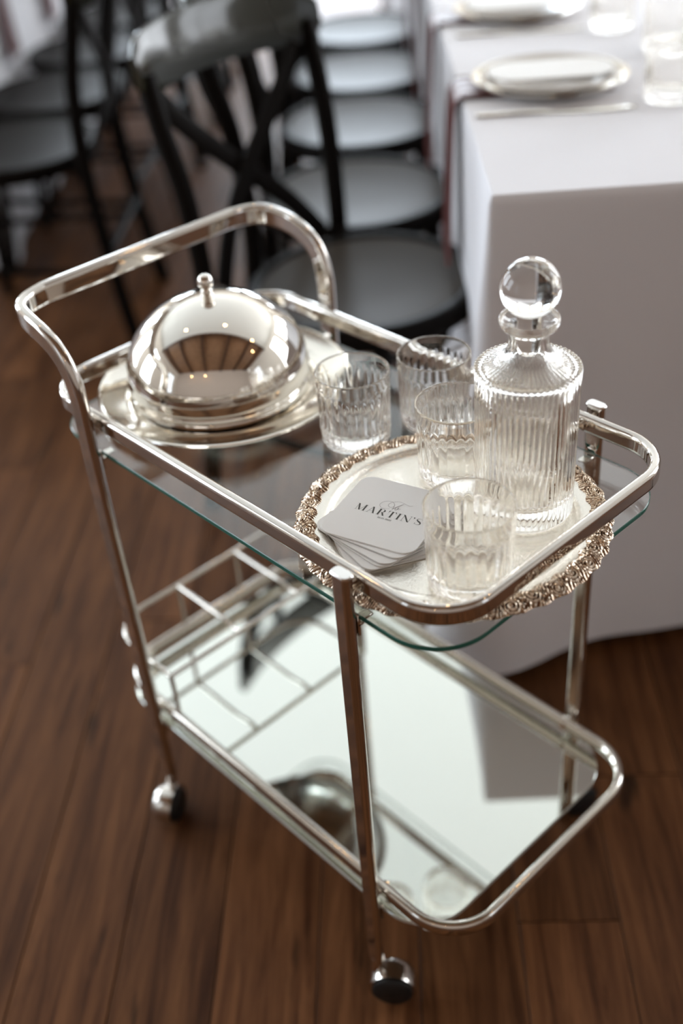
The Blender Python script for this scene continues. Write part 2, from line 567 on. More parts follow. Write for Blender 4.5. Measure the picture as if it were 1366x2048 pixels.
obj('cross_beam', bm, M['beam'], ceil2, smooth=False)

# ================================================================== TROLLEY
trolley = empty('bar_trolley', (0, 0, 0))
tag(trolley, 'polished nickel two-tier bar trolley with glass top shelf, mirrored lower shelf and wheels', 'trolley')
LX, WY = 0.4093, 0.3642
LEGW, LEGT = 0.0208, 0.0115
ZC = 0.6536
prof_leg = stadium(LEGW, LEGT)
# front legs
for y in (0, WY):
    bm = bmesh.new()
    pts = [(LX, y, 0.070), (LX, y, 0.3), (LX, y, ZC - 0.003)]
    sweep(bm, pts, [(0, 1, 0)] * 3, prof_leg)
    lg = obj('leg', bm, M['chrome'], trolley)
    bm = bmesh.new()
    o_, n_ = rrect(-LEGW / 2 - 0.0008, LEGW / 2 + 0.0008, -LEGT / 2 - 0.0008, LEGT / 2 + 0.0008, LEGT / 2 - 0.0002, 6)
    slab(bm, o_, 0, 0.0045, 0.0012)
    cp = obj('end_cap', bm, M['cap'], lg)
    cp.location = (LX, y, ZC - 0.0042)
# rear legs with the push handle: one continuous bent tube
near = [(0, 0, 0.070), (0, 0, 0.35), (0.0, 0, 0.58), (0.001, 0, 0.64), (0.001, 0, 0.678), (-0.006, 0, 0.706), (-0.022, 0, 0.724), (-0.045, 0, 0.7345), (-0.070, 0.001, 0.7395)]
crn = [(-0.093, 0.006, 0.7425), (-0.106, 0.019, 0.744), (-0.1125, 0.042, 0.745), (-0.114, 0.07, 0.745)]
half = near + crn
path = half + [(x, WY - y, z) for x, y, z in reversed(half)]
nn = [(0, -1, 0)] * 9 + [(-0.5, -0.85, 0), (-0.8, -0.55, 0), (-0.97, -0.18, 0), (-1, 0, 0)]
nn = nn + [(x, -y, z) for x, y, z in reversed(nn)]
pth = catmull(path, 7)
nnn = catmull(nn, 7)
bm = bmesh.new()
sweep(bm, pth, nnn, stadium(0.0265, 0.0125))
obj('handle', bm, M['chrome'], trolley)
# top guard rail
RX0, RX1, RY0, RY1, RR = -0.108, 0.521, 0.0102, 0.3540, 0.059
def ring(name, zc, h, t, e, m, k=14, x0=RX0, x1=RX1, y0=RY0, y1=RY1, r=RR, parent=trolley):
    o_, n_ = rrect(x0 + t / 2, x1 - t / 2, y0 + t / 2, y1 - t / 2, r - t / 2, k)
    bm = bmesh.new()
    sweep(bm, [(x, y, zc) for x, y in o_], [(x, y, 0) for x, y in n_], (stadium(h, t) if e > 3 else super_profile(h, t, e, 24)), closed=True)
    return obj(name, bm, m, parent)
ring('guard_rail', 0.6386, 0.0215, 0.0110, 3.4, M['chrome'])
ring('lower_rail', 0.1905, 0.0200, 0.0125, 2.3, M['chrome_low'], x1=0.525, r=0.066)
# shelves
o_, n_ = rrect(-0.101, 0.5135, 0.0105, 0.3537, 0.058, 16)
bm = bmesh.new()
slab(bm, o_, 0.5965, 0.6020, 0.0007)
bm.normal_update()
for f in bm.faces:
    f.material_index = 0 if abs(f.normal.z) > 0.9 else 1
obj('glass_shelf', bm, [M['shelf_glass'], M['glass_edge']], trolley)
o_, n_ = rrect(-0.102, 0.484, 0.0080, 0.3562, 0.062, 16)
bm = bmesh.new()
slab(bm, o_, 0.1660, 0.1718, 0.0006)
bm.normal_update()
for f in bm.faces:
    f.material_index = 0 if abs(f.normal.z) > 0.9 and f.calc_center_median().z > 0.171 else 1
obj('mirror_shelf', bm, [M['mirror'], M['mirror_edge']], trolley)
# spacers, screws and shelf clips at each leg
for lx in (0, LX):
    for y, s in ((0, 1), (WY, -1)):
        for z, nm in ((0.6386, 'rail_bolt'), (0.1905, 'rail_bolt')):
            bm = bmesh.new()
            cyl(bm, (lx, y + s * 0.004, z), (lx, y + s * 0.0125, z), 0.0045, 16)
            yy = y + s * 0.0215
            cyl(bm, (lx, yy - s * 0.001, z), (lx, yy + s * 0.0012, z), 0.0062, 20)
            cyl(bm, (lx, yy, z), (lx, yy + s * 0.0035, z), 0.0035, 6)
            obj(nm, bm, M['chrome'], trolley)
        for z in (0.5965, 0.1660):
            bm = bmesh.new()
            box(bm, (lx + 0.004, y + s * 0.0078, z - 0.004), (0.010, 0.003, 0.024))
            box(bm, (lx + 0.004, y + s * 0.016, z - 0.0035), (0.010, 0.019, 0.003))
            bevel_all(bm, 0.0006, 1)
            obj('shelf_clip', bm, M['chrome_low'], trolley)
# wire bottle rack over the lower shelf
WZ, WX = 0.268, 0.036
y0, y1 = 0.0165, 0.3475
rr = 0.055
arc = [(WX, y0, WZ)] + [(x, y0, WZ) for x in (0.0, -0.03)]
for i in range(1, 9):
    a = radians(90 * i / 8)
    arc.append((-0.05 - rr * sin(a), y0 + rr - rr * cos(a), WZ))
arc2 = [(x, y0 + y1 - y, z) for x, y, z in reversed(arc)]
bm = bmesh.new(); tube(bm, arc + arc2, 0.0034, 10); obj('rack_top_wire', bm, M['chrome_low'], trolley)
bm = bmesh.new(); tube(bm, [(WX, y0, WZ), (WX, (y0 + y1) / 2, WZ), (WX, y1, WZ)], 0.0034, 10); obj('rack_front_wire', bm, M['chrome_low'], trolley)
for y in (y0, y1):
    bm = bmesh.new(); tube(bm, [(WX, y, WZ), (WX + .001, y, 0.235), (WX, y, 0.196)], 0.0032, 10); obj('rack_post', bm, M['chrome_low'], trolley)
for y in (0.132, 0.236):
    bm = bmesh.new()
    tube(bm, catmull([(-0.105, y, 0.196), (-0.105, y, 0.24), (-0.105, y, WZ - .001)], 4), 0.0032, 10)
    obj('rack_post', bm, M['chrome_low'], trolley)
    bm = bmesh.new()
    tube(bm, catmull([(-0.105, y, WZ), (-0.05, y, WZ), (-0.005, y, WZ), (0.02, y, WZ - 0.004), (0.036, y, WZ - 0.001)], 5), 0.0032, 10)
    obj('rack_wire', bm, M['chrome_low'], trolley)
# casters: chrome hood over a black wheel
def caster(x, y, rz, flip=1):
    root = empty('caster', (x, y, 0), rz)
    root.parent = trolley
    root.scale = (1, flip, 1)
    bm = bmesh.new()
    cyl(bm, (0, 0, 0.050), (0, 0, 0.075), 0.0065, 16)
    obj('stem', bm, M['chrome'], root)
    # wheel axis along local y, offset (swivel trail) along +x
    tx, wz, wr = 0.017, 0.0245, 0.0240
    bm = bmesh.new()
    prof_ = [(0.001, -0.0115), (wr - 0.004, -0.0115), (wr, -0.0085), (wr, 0.0085), (wr - 0.004, 0.0115), (0.001, 0.0115)]
    lathe(bm, prof_, 40)
    bmesh.ops.transform(bm, matrix=Matrix.Translation((tx, -0.006, wz)) @ Matrix.Rotation(radians(90), 4, 'X'), verts=bm.verts)
    obj('wheel', bm, M['black'], root)
    # hood: three quarters of a shallow drum with rounded back, open below
    bm = bmesh.new()
    ra = wr + 0.0035
    secs = []
    for i in range(25):
        a = radians(-28 + 236 * i / 24)
        row = []
        for (rr_, yy) in ((ra * 0.35, 0.0205), (ra * 0.72, 0.0185), (ra * 0.93, 0.0135), (ra, 0.006), (ra, -0.012), (ra - 0.003, -0.012), (ra - 0.003, 0.005), (ra * 0.85, 0.0125), (ra * 0.35, 0.0178)):
            row.append(bm.verts.new((tx + rr_ * cos(a), yy, wz + 0.0005 + rr_ * sin(a))))
        secs.append(row)
    for A, Bq in zip(secs, secs[1:]):
        for j in range(len(A) - 1):
            bm.faces.new((A[j], A[j + 1], Bq[j + 1], Bq[j]))
    bm.faces.new(secs[0]); bm.faces.new(secs[-1])
    obj('hood', bm, M['chrome'], root)
    bm = bmesh.new()
    lathe(bm, [(0.0001, 0.0022), (0.009, 0.0018), (0.0105, 0), (0.0105, -0.004)], 24)
    bmesh.ops.transform(bm, matrix=Matrix.Translation((tx, 0.0195, wz)) @ Matrix.Rotation(radians(-90), 4, 'X'), verts=bm.verts)
    obj('hub', bm, M['chrome'], root)
caster(LX, 0, radians(40))
caster(0, 0, radians(-60), -1)
caster(LX, WY, radians(75))
caster(0, WY, radians(160))

# ================================================================== THINGS ON THE TROLLEY
ZG = 0.6020
# round silver plate under the dome
PLX, PLY = 0.008, 0.187
plate = empty('serving_plate', (PLX, PLY, ZG))
plate['label'] = 'round silver serving plate under the domed cover at the handle end of the trolley'
plate['category'] = 'plate'
bm = bmesh.new()
lathe(bm, [(0.0001, 0.0026), (0.100, 0.0026), (0.108, 0.0045), (0.116, 0.0115), (0.121, 0.0128), (0.146, 0.0150), (0.1485, 0.0172), (0.1505, 0.0170), (0.1515, 0.0150), (0.1500, 0.0132),
           (0.121, 0.0105), (0.112, 0.0040), (0.105, 0.0008), (0.0001, 0.0008)], 128)
bmesh.ops.transform(bm, matrix=Matrix.Scale(0.992, 4), verts=bm.verts)
obj('dish', bm, M['plate_silver'], plate)
# dome
DX, DY = -0.003, 0.188
dome = empty('dome_cover', (DX, DY, ZG + 0.0030))
dome['label'] = 'mirror-polished silver domed food cover with a ball knob, reflecting the hall'
dome['category'] = 'food cover'
bm = bmesh.new()
pr_ = [(0.1030, 0.0010), (0.1050, 0.0008), (0.1066, 0.002), (0.1066, 0.005), (0.1052, 0.0068), (0.1056, 0.0085), (0.1072, 0.0095), (0.1076, 0.0125), (0.1066, 0.0140)]
Rd, Hd, Zd = 0.1085, 0.0935, 0.0225
for i in range(0, 41):
    a = radians(-4 + 94 * i / 40)
    pr_.append((max(Rd * cos(a), 0.0001) if i < 40 else 0.0001, Zd + Hd * sin(a)))
inn = [(max(r - 0.0016, 0.0001), z - (0.0016 if r < 0.09 else 0)) for r, z in reversed(pr_[9:])]
lathe(bm, pr_ + inn + [(0.1030, 0.0125)], 160, close=False)
obj('cover', bm, M['silver'], dome)
bm = bmesh.new()
zt = Zd + Hd
kp = [(0.0001, zt - 0.001), (0.0075, zt - 0.0012), (0.0078, zt + 0.0004), (0.0050, zt + 0.0014)]
for i in range(13):
    a = radians(-50 + 105 * i / 12)
    kp.append((0.0068 * cos(a), zt + 0.0056 + 0.0050 * sin(a)))
for i in range(17):
    a = radians(-58 + 148 * i / 16)
    kp.append((max(0.0092 * cos(a), 0.0001), zt + 0.0172 + 0.0092 * sin(a)))
lathe(bm, kp, 40)
obj('knob', bm, M['silver'], dome)

# ornate round tray
TX, TY, TR = 0.3920, 0.1595, 0.1515
tray = empty('ornate_tray', (TX, TY, ZG))
tray['label'] = 'round silver tray with scrolled antique border holding the decanter, two glasses and coasters'
tray['category'] = 'tray'
bm = bmesh.new()
lathe(bm, [(0.0001, 0.0115), (0.113, 0.0115), (0.1165, 0.0119), (0.1185, 0.0135), (0.1205, 0.0160), (0.1225, 0.0172), (0.126, 0.0176), (0.1335, 0.0174), (0.1345, 0.0150),
           (0.122, 0.0135), (0.118, 0.0095), (0.115, 0.0070), (0.113, 0.0012), (0.110, 0.0004), (0.107, 0.0012), (0.106, 0.0085), (0.0001, 0.0092)], 160)
obj('well', bm, M['tray'], tray)
bm = bmesh.new()
NT, NR = 1500, 26
NC = 40
cells = []
rc = random.Random(11)
for i in range(NC):
    cells.append((2 * pi * (i + rc.uniform(-.12, .12)) / NC, 0.1425 + (0.0022 if i % 2 else -0.0022), 1 if i % 2 else -1, rc.uniform(0, 6.28), rc.uniform(0.85, 1.2)))
def relief(th, r):
    best = 9
    h = 0
    i0 = int(th / (2 * pi) * NC)
    for d in (-1, 0, 1, 2):
        ct, cr_, sgn, ph, scl = cells[(i0 + d) % NC]
        dt = (th - ct + pi) % (2 * pi) - pi
        x, y = dt * 0.143, r - cr_
        rho = math.hypot(x, y * 1.15)
        if rho < best:
            best = rho
            an = math.atan2(y, x)
            h = 0.5 + 0.5 * cos(an * 1.0 * sgn + rho / (0.0027 * scl) * 2 * pi + ph)
            if rho < 0.0016:
                h = max(h, 1 - rho / 0.0032)
    edge = min(1, best / 0.0115)
    leaf = 0.5 + 0.5 * sin(th * 300 + r * 900 + 3 * sin(th * 47))
    h = h * (1 - edge ** 3) + leaf * edge ** 3
    nz = noise.noise(Vector((th * 60, r * 420, 0.3)))
    return max(0, min(1, h * 0.8 + 0.12 + 0.25 * nz))
rows = []
lay = bm.verts.layers.float.new('relief')
# open border strip: top surface with relief, underside smooth
crossp = []
for j in range(NR):
    u = j / (NR - 1)
    r = 0.1310 + (TR - 0.1310) * u
    z = 0.0174 + 0.0030 * sin(pi * min(1, u * 1.05)) - 0.0040 * u * u
    crossp.append((r, z, sin(pi * min(1, max(0, u))) ** 0.45))
for i in range(NT):
    th = 2 * pi * i / NT
    row = []
    wob = 1 + 0.0075 * sin(th * NC) * 1.0 + 0.004 * noise.noise(Vector((cos(th) * 9, sin(th) * 9, 0)))
    inb = 0.0016 * sin(th * NC + 1.3)
    for j, (r, z, am) in enumerate(crossp):
        u = j / (NR - 1)
        rr_ = r * (1 + (wob - 1) * u) + inb * (1 - u)
        h = relief(th, r)
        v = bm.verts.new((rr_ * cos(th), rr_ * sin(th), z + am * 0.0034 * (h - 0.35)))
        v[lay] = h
        row.append(v)
    r_o = TR * wob
    for (r, z) in ((r_o - 0.0012, crossp[-1][1] - 0.0018), (0.134, 0.0145)):
        v = bm.verts.new((r * cos(th), r * sin(th), z)); v[lay] = 0.4
        row.append(v)
    rows.append(row)
for i in range(NT):
    A, Bq = rows[i], rows[(i + 1) % NT]
    for j in range(len(A)):
        l = (j + 1) % len(A)
        bm.faces.new((A[j], A[l], Bq[l], Bq[j]))
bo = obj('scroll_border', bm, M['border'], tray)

ZT = ZG + 0.0115     # tray well surface

# ---- glasses
def tumbler_mesh(seg=28 * 12):
    R, H = 0.0402, 0.0845
    NF = 28
    def fn(r, z, t):
        # fluted band from 9 mm to H-16 mm on the outside only
        if fn.outer:
            lo, hi = 0.0035, H - 0.0175
            m = max(0.0, min(1.0, (z - lo) / 0.003)) * max(0.0, min(1.0, (hi - z) / 0.006))
            m = m * m * (3 - 2 * m)
            u = abs(cos(t * NF / 2))         # convex ribs, sharp valleys
            return r - 0.0009 * m * (1 - u), z
        return r, z
    bm = bmesh.new()
    outer = [(0.0001, 0.0012), (0.024, 0.0012), (0.030, 0.0002), (0.0345, 0.0003), (0.0365, 0.0014), (0.0374, 0.0035), (0.0378, 0.0062), (0.0370, 0.0072), (0.0370, 0.0078), (0.0381, 0.0092)]
    for i in range(1, 13):
        z = 0.0092 + (H - 0.0155 - 0.0092) * i / 12
        outer.append((0.0381 + 0.0022 * (z / H), z))
    outer += [(0.0402, H - 0.0125), (0.0404, H - 0.007), (R, H - 0.0022)]
    rim = [(R - 0.00095 + 0.00095 * cos(radians(a_)), H - 0.00095 + 0.00095 * sin(radians(a_))) for a_ in range(0, 181, 20)] + [(R - 0.0020, H - 0.0035)]
    inner = [(0.0382, H - 0.010), (0.0376, H - 0.030), (0.0366, 0.030), (0.0358, 0.0205), (0.0345, 0.0178), (0.0300, 0.0163), (0.0150, 0.0156), (0.0001, 0.0155)]
    rings = []
    for kind, prof in (('o', outer), ('r', rim), ('i', inner)):
        for r, z in prof:
            if r < 0.001:
                rings.append([bm.verts.new((0, 0, z))]); continue
            fn.outer = kind == 'o'
            ring_ = []
            for i in range(seg):
                t = 2 * pi * i / seg
                a, bz = fn(r, z, t)
                ring_.append(bm.verts.new((a * cos(t), a * sin(t), bz)))
            rings.append(ring_)
    for A, Bq in zip(rings, rings[1:]):
        for i in range(seg):
            j = (i + 1) % seg
            if len(A) == 1: bm.faces.new((A[0], Bq[i], Bq[j]))
            elif len(Bq) == 1: bm.faces.new((A[i], A[j], Bq[0]))
            else: bm.faces.new((A[i], A[j], Bq[j], Bq[i]))
    return bm
tum = obj('tumbler', tumbler_mesh(), M['crystal'])
tum.data.set_sharp_from_angle(angle=radians(60))
spots = [(0.4665, 0.1005, ZT, 'clear ribbed glass tumbler at the front of the ornate tray, before the decanter'),
         (0.3450, 0.2195, ZT, 'clear ribbed glass tumbler on the ornate tray, half hidden behind the decanter'),
         (0.2040, 0.2140, ZG, 'clear ribbed glass tumbler standing on the glass shelf right beside the silver dome'),
         (0.2460, 0.2960, ZG, 'clear ribbed glass tumbler on the glass shelf against the far rail')]
for i, (x, y, z, lab) in enumerate(spots):
    o = tum if i == 0 else tum.copy()
    if i: COL.objects.link(o)
    o.location = (x, y, z + 0.0001)
    o.rotation_euler = (0, 0, 0.07 + i)
    tag(o, lab, 'glass', 'ribbed tumblers on the trolley')
# ---- decanter
dec = empty('decanter', (0.4315, 0.2195, ZT + 0.0001))
dec['label'] = 'clear ribbed crystal decanter with flanged neck and round ball stopper, standing on the tray'
dec['category'] = 'decanter'
NRB = 56
def decanter_body():
    seg = NRB * 10
    bm = bmesh.new()
    H = 0.1535
    outer = [(0.0001, 0.0018), (0.034, 0.0016), (0.042, 0.0004), (0.0440, 0.0006), (0.0458, 0.0022), (0.0468, 0.0050)]
    for i in range(1, 15):
        outer.append((0.0468 + 0.0008 * i / 14, 0.0050 + (H - 0.0075) * i / 15))
    outer += [(0.0479, H - 0.0035), (0.0482, H - 0.0018), (0.0483, H - 0.0004), (0.0479, H + 0.0006), (0.0470, H + 0.0009), (0.0456, H + 0.0006),
              (0.0420, H + 0.0022), (0.0350, H + 0.0046), (0.0280, H + 0.0078), (0.0222, H + 0.0124), (0.0190, H + 0.0189), (0.0178, H + 0.0239), (0.0176, H + 0.0304),
              (0.0182, H + 0.0345), (0.0215, H + 0.0373), (0.0250, H + 0.0405), (0.0262, H + 0.0437), (0.0265, H + 0.0469), (0.0260, H + 0.0483), (0.0250, H + 0.0485)]
    inner = [(0.0225, H + 0.0460), (0.0185, H + 0.0437), (0.0150, H + 0.0405), (0.0128, H + 0.0368), (0.0118, H + 0.0304), (0.0122, H + 0.0202), (0.0160, H + 0.0115), (0.0230, H + 0.0057), (0.0330, H + 0.0012), (0.0415, H - 0.0025), (0.0440, H - 0.007),
             (0.0442, H - 0.030), (0.0436, 0.060), (0.0432, 0.030), (0.0420, 0.0235), (0.0370, 0.0205), (0.0200, 0.0190), (0.0001, 0.0185)]
    rings = []
    for kind, prof in (('o', outer), ('i', inner)):
        for r, z in prof:
            if r < 0.001:
                rings.append([bm.verts.new((0, 0, z))]); continue
            ring_ = []
            for i in range(seg):
                t = 2 * pi * i / seg
                u = abs(cos(t * NRB / 2))
                rr_ = r
                if kind == 'o' and 0.003 < z < H + 0.0012:
                    rr_ = r - 0.0013 * (1 - u)
                elif kind == 'o' and H + 0.0012 <= z < H + 0.014:
                    m = max(0, 1 - (z - H) / 0.014)
                    rr_ = r - 0.0008 * (1 - u) * m
                    ring_.append(bm.verts.new((rr_ * cos(t), rr_ * sin(t), z - 0.0007 * (1 - u) * m)))
                    continue
                ring_.append(bm.verts.new((rr_ * cos(t), rr_ * sin(t), z)))
            rings.append(ring_)
    for A, Bq in zip(rings, rings[1:]):
        for i in range(seg):
            j = (i + 1) % seg
            if len(A) == 1: bm.faces.new((A[0], Bq[i], Bq[j]))
            elif len(Bq) == 1: bm.faces.new((A[i], A[j], Bq[0]))
            else: bm.faces.new((A[i], A[j], Bq[j], Bq[i]))
    return bm
bod = obj('body', decanter_body(), M['crystal'], dec)
bod.data.set_sharp_from_angle(angle=radians(60))
bm = bmesh.new()
sp = [(0.0001, 0.1680), (0.0085, 0.1682), (0.0094, 0.1695), (0.0110, 0.1870), (0.0112, 0.1935), (0.0108, 0.1985), (0.0105, 0.2015), (0.0112, 0.2047)]
cz, cr_ = 0.2285, 0.0262
a0 = math.asin((0.2065 - cz) / cr_)
for i in range(41):
    a = a0 + (pi / 2 - a0) * i / 40
    sp.append((max(cr_ * cos(a), 0.0001), cz + cr_ * sin(a)))
lathe(bm, sp, 96)
obj('stopper', bm, M['crystal'], dec)

# ---- coasters
CA = radians(17.5)
o_, n_ = rrect(-0.050, 0.050, -0.050, 0.050, 0.0135, 8)
bm = bmesh.new()
slab(bm, o_, 0, 0.00145, 0.0002)
co0 = obj('coaster', bm, M['paper'])
stack = [(0.3555, 0.1055, -28, 'lowest white card coaster of the stack on the tray, turned furthest out'),
         (0.3540, 0.1065, -25, 'white card coaster lying second from the bottom of the fanned stack'),
         (0.3520, 0.1085, -12, 'white card coaster third from the bottom of the fanned stack on the tray'),
         (0.3505, 0.1115, -3, 'white card coaster in the middle of the fanned stack on the tray'),
         (0.3490, 0.1120, 1, 'white card coaster third from the top of the stack, nearly square with the printed one'),
         (0.3470, 0.1165, 10, 'white card coaster directly beneath the top printed one'),
         (0.3455, 0.1190, 17.5, 'top white square coaster printed MARTIN\'S in dark serif letters')]
zc = ZT + 0.0002
for i, (x, y, ang, lab) in enumerate(stack):
    o = co0 if i == 0 else co0.copy()
    if i: COL.objects.link(o)
    o.location = (x + 0.0054, y - 0.0052, zc)
    o.rotation_euler = (0, 0, radians(ang))
    tag(o, lab, 'coaster', 'stack of card coasters on the tray')
    zc += 0.00150 if i not in (1, 3, 4) else 0.0019
top = o
ZP = zc - 0.0015 + 0.00145
# printed lettering, built in the top coaster's own frame (x along the text)
def glyphs():
    K = 0.160   # thick stroke
    k = 0.022   # hairline
    S = {}
    def q(*p): return list(p)
    def bar(x0, y0, x1, y1, w):
        d = Vector((x1 - x0, y1 - y0)); n = Vector((-d.y, d.x)).normalized() * w / 2
        return [(x0 + n.x, y0 + n.y), (x1 + n.x, y1 + n.y), (x1 - n.x, y1 - n.y), (x0 - n.x, y0 - n.y)]
    def slant(x0, x1, w, y0=1, y1=0): return [(x0, y0), (x0 + w, y0), (x1 + w, y1), (x1, y1)]
    def rect(x0, y0, x1, y1): return [(x0, y0), (x1, y0), (x1, y1), (x0, y1)]
    S['M'] = (1.02, [rect(0, 0, .26, k), rect(.115, 0, .115 + k * 1.3, 1), slant(.06, .40, K), slant(.86, .46, k * 1.4), rect(.80, 0, .80 + K, 1), rect(.70, 0, 1.03, k), rect(0, 1 - k, .2, 1), rect(.84, 1 - k, 1.03, 1)])
    S['A'] = (.86, [slant(.40, .10, k * 1.4), slant(.36, .66, K), rect(.20, .31, .62, .31 + k), rect(0, 0, .24, k), rect(.56, 0, .88, k)])
    def arcband(cx_, cy_, rx, ry, a0, a1, wf, n=12):
        out = []
        for i in range(n):
            t0, t1 = a0 + (a1 - a0) * i / n, a0 + (a1 - a0) * (i + 1) / n
            pts = []
            for t in (t0, t1):
                a = radians(t); w = wf(t)
                pts.append(((cx_ + (rx + w / 2) * cos(a), cy_ + (ry + k / 2) * sin(a)), (cx_ + (rx - w / 2) * cos(a), cy_ + (ry - k / 2) * sin(a))))
            out.append([pts[0][0], pts[1][0], pts[1][1], pts[0][1]])
        return out
    wf = lambda t: k + (K - k) * max(0, cos(radians(t)))
    S['R'] = (.86, [rect(.11, 0, .11 + K, 1), rect(0, 0, .34, k), rect(0, 1 - k, .4, 1), rect(.2, .5, .42, .5 + k), slant(.40, .66, K * 1.05, .5, 0), rect(.66, 0, .88, k)] + arcband(.42, .755, .22, .235, -90, 90, wf))
    S['T'] = (.78, [rect(.33, 0, .33 + K, 1), rect(.2, 0, .6, k), rect(.02, 1 - k, .77, 1), [(.02, 1), (.045, 1), (.05, .72), (.02, .72)], [(.745, 1), (.77, 1), (.77, .72), (.74, .72)], [(.02, 1), (.15, 1 - k), (.045, .8), (.02, .8)], [(.77, 1), (.64, 1 - k), (.745, .8), (.77, .8)]])
    S['I'] = (.38, [rect(.12, 0, .12 + K, 1), rect(0, 0, .375, k), rect(0, 1 - k, .375, 1)])
    S['N'] = (.92, [rect(.12, 0, .12 + k * 1.3, 1), slant(.03, .68, K * 1.1), rect(.795, 0, .795 + k * 1.3, 1), rect(0, 0, .25, k), rect(.68, 1 - k, .93, 1), rect(0, 1 - k, .15, 1)])
    circ = [(.12 + .075 * cos(2 * pi * i / 12), .92 + .075 * sin(2 * pi * i / 12)) for i in range(12)]
    S["'"] = (.30, [circ, [(.195, .92), (.17, .80), (.10, .68), (.085, .70), (.13, .80), (.13, .9)]])
    sp_ = catmull([(.56, .74, 0), (.55, .86, 0), (.46, .965, 0), (.31, .985, 0), (.16, .93, 0), (.09, .79, 0), (.15, .65, 0), (.32, .53, 0), (.49, .42, 0), (.575, .27, 0), (.53, .11, 0), (.38, .02, 0), (.21, .03, 0), (.09, .12, 0), (.06, .27, 0)], 3)
    polys = []
    n = len(sp_)
    for i in range(n - 1):
        u = (i + .5) / n
        w0 = k + (K * 1.1 - k) * math.exp(-((i / n - .52) / .17) ** 2)
        w1 = k + (K * 1.1 - k) * math.exp(-(((i + 1) / n - .52) / .17) ** 2)
        a, b_ = sp_[i], sp_[i + 1]
        d = (b_ - a).normalized(); nv = Vector((-d.y, d.x, 0))
        polys.append([(a + nv * w0 / 2)[:2], (b_ + nv * w1 / 2)[:2], (b_ - nv * w1 / 2)[:2], (a - nv * w0 / 2)[:2]])
    S['S'] = (.64, polys + [[(.545, .97), (.575, .97), (.57, .72), (.55, .72)], [(.04, .03), (.065, .03), (.07, .28), (.05, .28)]])
    return S
G = glyphs()
def polys_obj(name, polys, m, parent, z=0.00155):
    bm = bmesh.new()
    for i, p in enumerate(polys):
        zz = z + 0.000002 * (i % 7)
        vs = [bm.verts.new((x, y, zz)) for x, y in p]
        try:
            f = bm.faces.new(vs)
            f.normal_update()
            if f.normal.z < 0: f.normal_flip()
        except ValueError:
            pass
    me = bpy.data.meshes.new(name); bm.to_mesh(me); bm.free(); me.materials.append(m)
    o = bpy.data.objects.new(name, me); COL.objects.link(o); o.parent = parent
    return o
word = "MARTIN'S"
CH = 0.0098
adv = {}
xs = 0
polys = []
TW = 0.0700
gap = 0.14
tot = sum(G[ch][0] for ch in word) + gap * (len(word) - 1) - 0.15
sx = TW / tot
x = -TW / 2 + 0.0020
y = -0.0060
for ch in word:
    for p in G[ch][1]:
        polys.append([(x + px * sx, y + py * CH) for px, py in p])
    x += (G[ch][0] + gap - (0.08 if ch == "'" else 0) - (.07 if ch == 'N' else 0)) * sx
polys_obj('lettering', polys, M['ink'], top)
# script flourish "The", traced in text axes from the print
def tx(px, py):
    dx, dy = px - 135, py - 270
    # basis: u (1065,255) = text width, v (72,-95) = cap height
    det = 1065 * -95 - 72 * 255
    u = (dx * -95 - 72 * dy) / det
    v = (1065 * dy - 255 * dx) / det
    return (-TW / 2 + 0.0020 + u * TW, y + v * CH)
def ribbon(pts, w0, w1):
    c3 = catmull([(*tx(*p), 0) for p in pts], 5)
    n = len(c3); out = []
    for i in range(n - 1):
        a, b_ = c3[i], c3[i + 1]
        d = (b_ - a).normalized(); nv = Vector((-d.y, d.x, 0))
        wa = w0 + (w1 - w0) * sin(pi * i / n); wb = w0 + (w1 - w0) * sin(pi * (i + 1) / n)
        out.append([(a + nv * wa / 2)[:2], (b_ + nv * wb / 2)[:2], (b_ - nv * wb / 2)[:2], (a - nv * wa / 2)[:2]])
    return out
pl = ribbon([(1098, 208), (1030, 205), (960, 172), (880, 142), (800, 146), (735, 162), (695, 198), (715, 234), (765, 236), (797, 200), (772, 152), (700, 134), (615, 146), (556, 190), (572, 238), (640, 262), (720, 258)], 0.00022, 0.00042)
pl += ribbon([(950, 182), (880, 212), (810, 244), (752, 264)], 0.0004, 0.0011)
pl += ribbon([(800, 205), (780, 240), (760, 268)], 0.00025, 0.0004)
pl += ribbon([(770, 262), (800, 246), (815, 250), (800, 276), (820, 280), (850, 262), (868, 250), (860, 244), (846, 262), (856, 278), (900, 262)], 0.0003, 0.0006)
polys_obj('script_lettering', pl, M['ink_light'], top)
fc = bpy.data.curves.new('date', 'FONT')
fc.body = '30.05.2020'
fc.size = 0.0032
fc.align_x = 'CENTER'
fc.space_character = 1.05
fo = bpy.data.objects.new('tmp_date', fc)
COL.objects.link(fo)
bpy.context.view_layer.update()
me = bpy.data.meshes.new_from_object(fo.evaluated_get(bpy.context.evaluated_depsgraph_get()))
bpy.data.objects.remove(fo)
me.materials.clear(); me.materials.append(M['ink'])
do = bpy.data.objects.new('date_lettering', me); COL.objects.link(do); do.parent = top
do.location = (0.0015, y - 0.0048, 0.00155)

